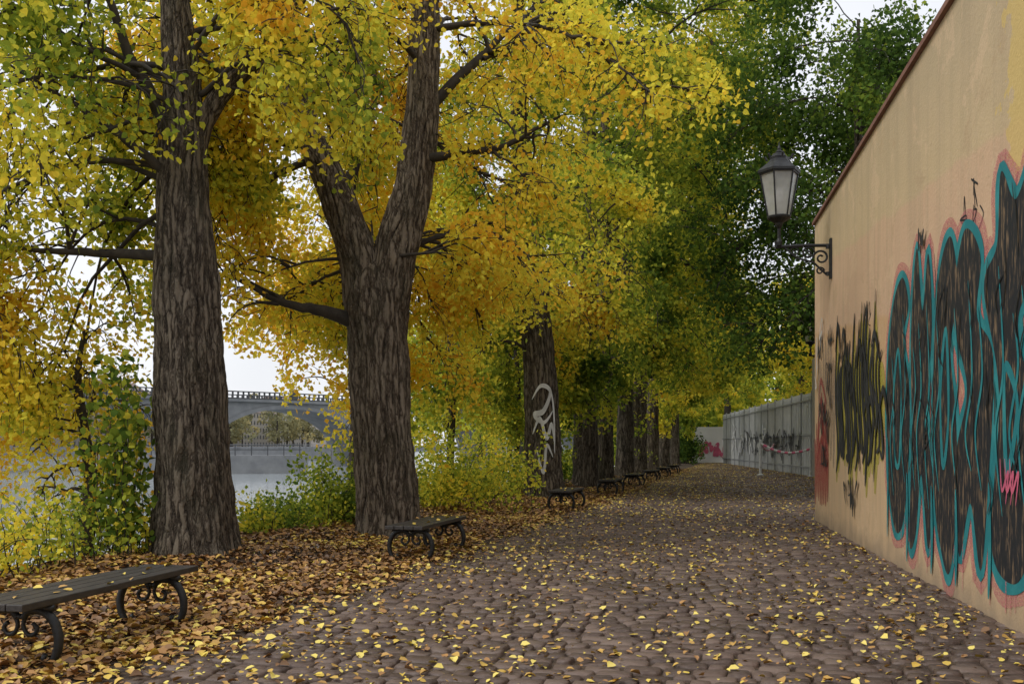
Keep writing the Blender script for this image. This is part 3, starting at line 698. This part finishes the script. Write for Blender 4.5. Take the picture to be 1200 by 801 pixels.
for i in range(11): p.stroke([(.2+i*.26+g.normal(0,.12),.4+g.uniform(0,1.3)) for _ in range(5)],.22,False,.02+.002*i,True,fn=fn)
p.obj('pink_graffiti',MAG,ge)
be=empty('rope_barrier'); m=MB()
m.lathe((11.62,47.9,0),[(.16,0),(.16,.05),(.065,.08),(.065,1.62),(.03,1.68)],10); m.lathe((13.3,45.6,0),[(.14,0),(.14,.05),(.05,.08),(.05,1.3)],10)
m.obj('post',WHT,be)
q=MB();q2=MB(); f_=np.linspace(0,1,15); c=[(11.62+1.68*f,47.9-2.3*f,1.5-.3*math.sin(f*math.pi)-.25*f) for f in f_]
for i in range(14): (q if i%2 else q2).tube(c[i:i+2],.055,6)
c=[(11.62+(14.6-11.62)*f,47.9+(57-47.9)*f,1.5-.35*math.sin(f*math.pi)) for f in np.linspace(0,1,25)]
for i in range(24): (q if i%2 else q2).tube(c[i:i+2],.05,6)
q.obj('red_rope',MAG,be); q2.obj('white_rope',WHT,be)

# ------------------------------------------------------------------ bridge
ST=simple('bridge_stone',(.17,.175,.185),(.26,.265,.27),.6,.9,0,.3,.05)  # stone colour paled to stand for haze over the distance
RAIL=simple('bridge_rail',(.05,.052,.056),(.08,.082,.086),2,.7)
br=empty('arched_stone_bridge'); B0=np.array([-110.,85.]); B1=np.array([18.,213.]); LB=np.linalg.norm(B1-B0); bd=(B1-B0)/LB; bn=np.array([-bd[1],bd[0]])
def BP(u,w_,z): q=B0+bd*u+bn*w_; return (q[0],q[1],z)
m=MB(); span=30; pier=3; u=0; WD=9
while u<LB:
    m.add([BP(u,0,-3.5),BP(u+pier,0,-3.5),BP(u+pier,WD,-3.5),BP(u,WD,-3.5),BP(u,0,8),BP(u+pier,0,8),BP(u+pier,WD,8),BP(u,WD,8)],[(0,1,5,4),(1,2,6,5),(2,3,7,6),(3,0,4,7)])
    # cutwater
    m.add([BP(u-.3,-.05,-3.5),BP(u+pier/2,-2.2,-3.5),BP(u+pier+.3,-.05,-3.5),BP(u-.3,-.05,2),BP(u+pier/2,-2.2,2),BP(u+pier+.3,-.05,2),BP(u+pier/2,-.05,3.2)],[(0,1,4,3),(1,2,5,4),(3,4,6),(4,5,6)])
    a=u+pier; ns=24; ww=span-pier; V=[];F=[]
    for i in range(ns+1):
        f=i/ns; zz=.8+6.3*math.sqrt(max(0,1-(2*f-1)**2)); V+= [BP(a+ww*f,0,zz),BP(a+ww*f,0,8),BP(a+ww*f,WD,8),BP(a+ww*f,WD,zz)]
    for i in range(ns):
        k=4*i; F+= [(k,k+4,k+5,k+1),(k+2,k+6,k+7,k+3),(k,k+3,k+7,k+4)]
    m.add(V,F)
    V=[];F=[]  # arch ring, proud
    for i in range(ns+1):
        f=i/ns; c_=math.sqrt(max(0,1-(2*f-1)**2)); V+= [BP(a+ww*f,-.15,.8+6.3*c_),BP(a+ww*(.5+(f-.5)*1.05),-.15,.8+6.9*c_)]
    for i in range(ns): k=2*i; F.append((k,k+2,k+3,k+1))
    m.add(V,F)
    u+=span
m.obj('arches_and_piers',ST,br)
m=MB(); th=math.atan2(bd[1],bd[0]); mid_=B0+bd*LB/2+bn*WD/2
m.box((mid_[0],mid_[1],8.2),LB+8,WD+1.2,.4,th); m.obj('deck_cornice',ST,br)
m=MB(); 
for w_ in (-.3,WD+.3):
    q=BP(LB/2,w_,9.5); m.box(q,LB+8,.3,.16,th); q=BP(LB/2,w_,8.5); m.box(q,LB+8,.3,.16,th)
    u=0
    while u<LB:
        m.box(BP(u,w_,9.0),.22,.2,.9,th); u+=.9
u=0
while u<LB: m.box(BP(u+2,-.3,9.2),1.2,.5,1.5,th); u+=15
m.obj('parapet',RAIL,br)
m=MB()
for u in np.arange(2,LB,30): m.tube([BP(u,-.3,9.9),BP(u,-.3,13.6)],.1,6); m.lathe(BP(u,-.3,13.6),[(.1,0),(.35,.5),(.25,.8),(.05,1)],6)
m.obj('bridge_lamps',RAIL,br)
# low landing stage in front of the bridge, and the quay behind it
ls_=empty('landing_stage'); m=MB(); m.box((-36,124,-1.1),22,4,2.6,.25); m.obj('pontoon',ST,ls_)
m=MB()
for i in range(12): m.box((-36+(i-5.5)*1.9*.97,122.2+(i-5.5)*1.9*.25,.85),.12,.12,1.3,.25)
for zz in (.9,1.45): m.box((-36,122.2,zz),21.5,.1,.1,.25)
m.obj('railing',RAIL,ls_)
m=MB(); m.box((-58,235,-.6),70,8,3.2,.15); m.box((-58,230.5,1.6),70,.3,.15,.15)
for i in range(24): m.box((-92+i*3,225.5+i*.45,1.0),.25,.25,1.2,.15)
m.obj('stone_quay',ST)
# far embankment wall
m=MB(); a=xy(-200,-203.4); c=xy(1500,-203.4); slab(c,a,.8,-3,1.0,m); m.obj('embankment_wall',ST)

# distant buildings
WI=simple('window_glass',(.07,.075,.08),(.10,.105,.11),1,.3); RF=simple('roof_tiles',(.20,.15,.13),(.26,.20,.17),1,.9)
for i,(s_,t_,w_,h_,d_) in enumerate([(250,-240,26,17,14),(282,-240,30,20,14),(318,-238,24,16,14),(345,-240,30,21,14),(380,-238,28,18,14),(412,-242,30,20,14),(450,-240,36,17,14),(500,-245,40,22,14),(560,-245,40,18,14)]):
    e=empty('apartment_building'); x,y=xy(s_,t_); an=math.atan2(1,K); m=MB(); m.box((x,y,h_/2),w_,d_,h_,an)
    c=[(.42,.39,.34),(.45,.43,.39),(.40,.38,.36)][i%3]; m.obj('walls',simple('facade',c,[q*1.15 for q in c],.3,.9),e)
    ca,sa=math.cos(an),math.sin(an); Q=lambda a,b2,z:(x+a*ca-b2*sa,y+a*sa+b2*ca,z)
    m=MB(); m.add([Q(-w_/2-.4,-d_/2-.4,h_+.01),Q(w_/2+.4,-d_/2-.4,h_+.01),Q(w_/2+.4,d_/2+.4,h_+.01),Q(-w_/2-.4,d_/2+.4,h_+.01),Q(-w_/2+1,0,h_+5),Q(w_/2-1,0,h_+5)],[(0,1,5,4),(2,3,4,5),(1,2,5),(3,0,4),(3,2,1,0)]); m.obj('roof',RF,e)
    m=MB()
    for k in range(int(w_/3)):
        for l in range(int(h_/3.4)):
            m.box(Q(-w_/2+1.5+k*3,-d_/2-.03,2+l*3.4),1.2,.1,1.8,an)
    m.obj('windows',WI,e)

# distant tree masses
HAZE=leafmat('haze_paled_leaves',[(0,(.16,.18,.12)),(.5,(.34,.32,.17)),(1,(.52,.41,.17))],.3)  # distance haze put into the leaf colours, paler than the near leaves
def mass(name,pts,n,ls,seed,mat=HAZE,tn=.5):
    g=np.random.default_rng(seed); P=[]
    e=empty(name); acc=Acc()
    for (x,y,h,r) in pts:
        cl=[(g.normal(0,r*.55),g.normal(0,r*.55),g.uniform(h*.25,h*.95)) for _ in range(16)]
        k=n//len(pts)
        ci=g.integers(0,16,k); c=np.array(cl)[ci]; d=g.normal(0,1,(k,3)); d/=np.linalg.norm(d,axis=1,keepdims=True); rr=r*.33*g.uniform(.5,1.05,(k,1))
        P.append(np.array([x,y,0])+c+d*rr); V,F=tube_np([[x,y,-.5],[x,y,h*.5],[x,y,h*.8]],[r*.06,r*.05,.05],6); acc.add(V,F)
    acc.obj('trunks',TWIG,e); P=np.concatenate(P); P=P[P[:,2]>.3]
    leaves('foliage',P,g.uniform(ls*.6,ls*1.3,len(P)),tn+.3*wave(P[:,0]*.1,P[:,1]*.1)+g.normal(0,.12,len(P)),mat,e,six=False,rng=g)
g=np.random.default_rng(77)
pts=[]
for s_ in np.arange(60,640,13):
    x,y=xy(s_+g.normal(0,3),-214+g.normal(0,4)); pts.append((x,y,g.uniform(14,24),g.uniform(6,9)))
mass('distant_trees',pts,40000,1.2,1)
pts=[(g.uniform(-4,55),g.uniform(96,135),g.uniform(12,18),g.uniform(5,8)) for _ in range(30)]
mass('distant_trees',pts,36000,.65,2,LEAF,.5)
pts=[(-8+.24*yy+g.uniform(0,4)*-.3,yy,g.uniform(9,13),4.5) for yy in range(88,190,7)]
mass('distant_trees',pts,18000,.65,3,LEAF,.55)

# ------------------------------------------------------------------ light, sky, camera
w=D.worlds.new('World'); C.scene.world=w; w.use_nodes=True; nt=w.node_tree; bg=nt.nodes['Background']
sky=nt.nodes.new('ShaderNodeTexSky'); sky.sky_type='NISHITA'; sky.sun_disc=False; sky.sun_elevation=rad(48)
sky.dust_density=3; sky.ozone_density=1
mx=nt.nodes.new('ShaderNodeMix'); mx.data_type='RGBA'; mx.inputs[0].default_value=.88; nt.links.new(sky.outputs[0],mx.inputs[6])
tc_=nt.nodes.new('ShaderNodeTexCoord'); nz=nt.nodes.new('ShaderNodeTexNoise'); nz.inputs['Scale'].default_value=2.5; nz.inputs['Detail'].default_value=4; nt.links.new(tc_.outputs['Generated'],nz.inputs['Vector'])
cr=nt.nodes.new('ShaderNodeValToRGB'); cr.color_ramp.elements[0].position=.3; cr.color_ramp.elements[0].color=(6.6,6.75,7.1,1); cr.color_ramp.elements[1].position=.7; cr.color_ramp.elements[1].color=(8.0,8.1,8.4,1)
nt.links.new(nz.outputs['Fac'],cr.inputs['Fac']); nt.links.new(cr.outputs['Color'],mx.inputs[7]); nt.links.new(mx.outputs[2],bg.inputs['Color']); bg.inputs['Strength'].default_value=.138
L=D.lights.new('sun','SUN'); L.energy=1.5; L.angle=rad(25); L.color=(1,.97,.93); so=link(D.objects.new('sun',L))
el=rad(48)   # from the river side, slightly behind the camera
dv=Vector((math.cos(rad(205))*math.cos(el),math.sin(rad(205))*math.cos(el),math.sin(el))); so.rotation_euler=dv.to_track_quat('Z','Y').to_euler()
sky.sun_rotation=math.atan2(dv.x,dv.y)
cam=D.cameras.new('camera'); co=link(D.objects.new('camera',cam)); co.location=(0,0,1.4); co.rotation_euler=(rad(90),0,0)
cam.lens=36; cam.sensor_width=36; cam.shift_y=.101; cam.clip_end=6000; cam.clip_start=.05; C.scene.camera=co
C.scene.view_settings.view_transform='Standard'; C.scene.view_settings.look='None'; C.scene.view_settings.exposure=0
print('verts', sum(len(m.vertices) for m in D.meshes))
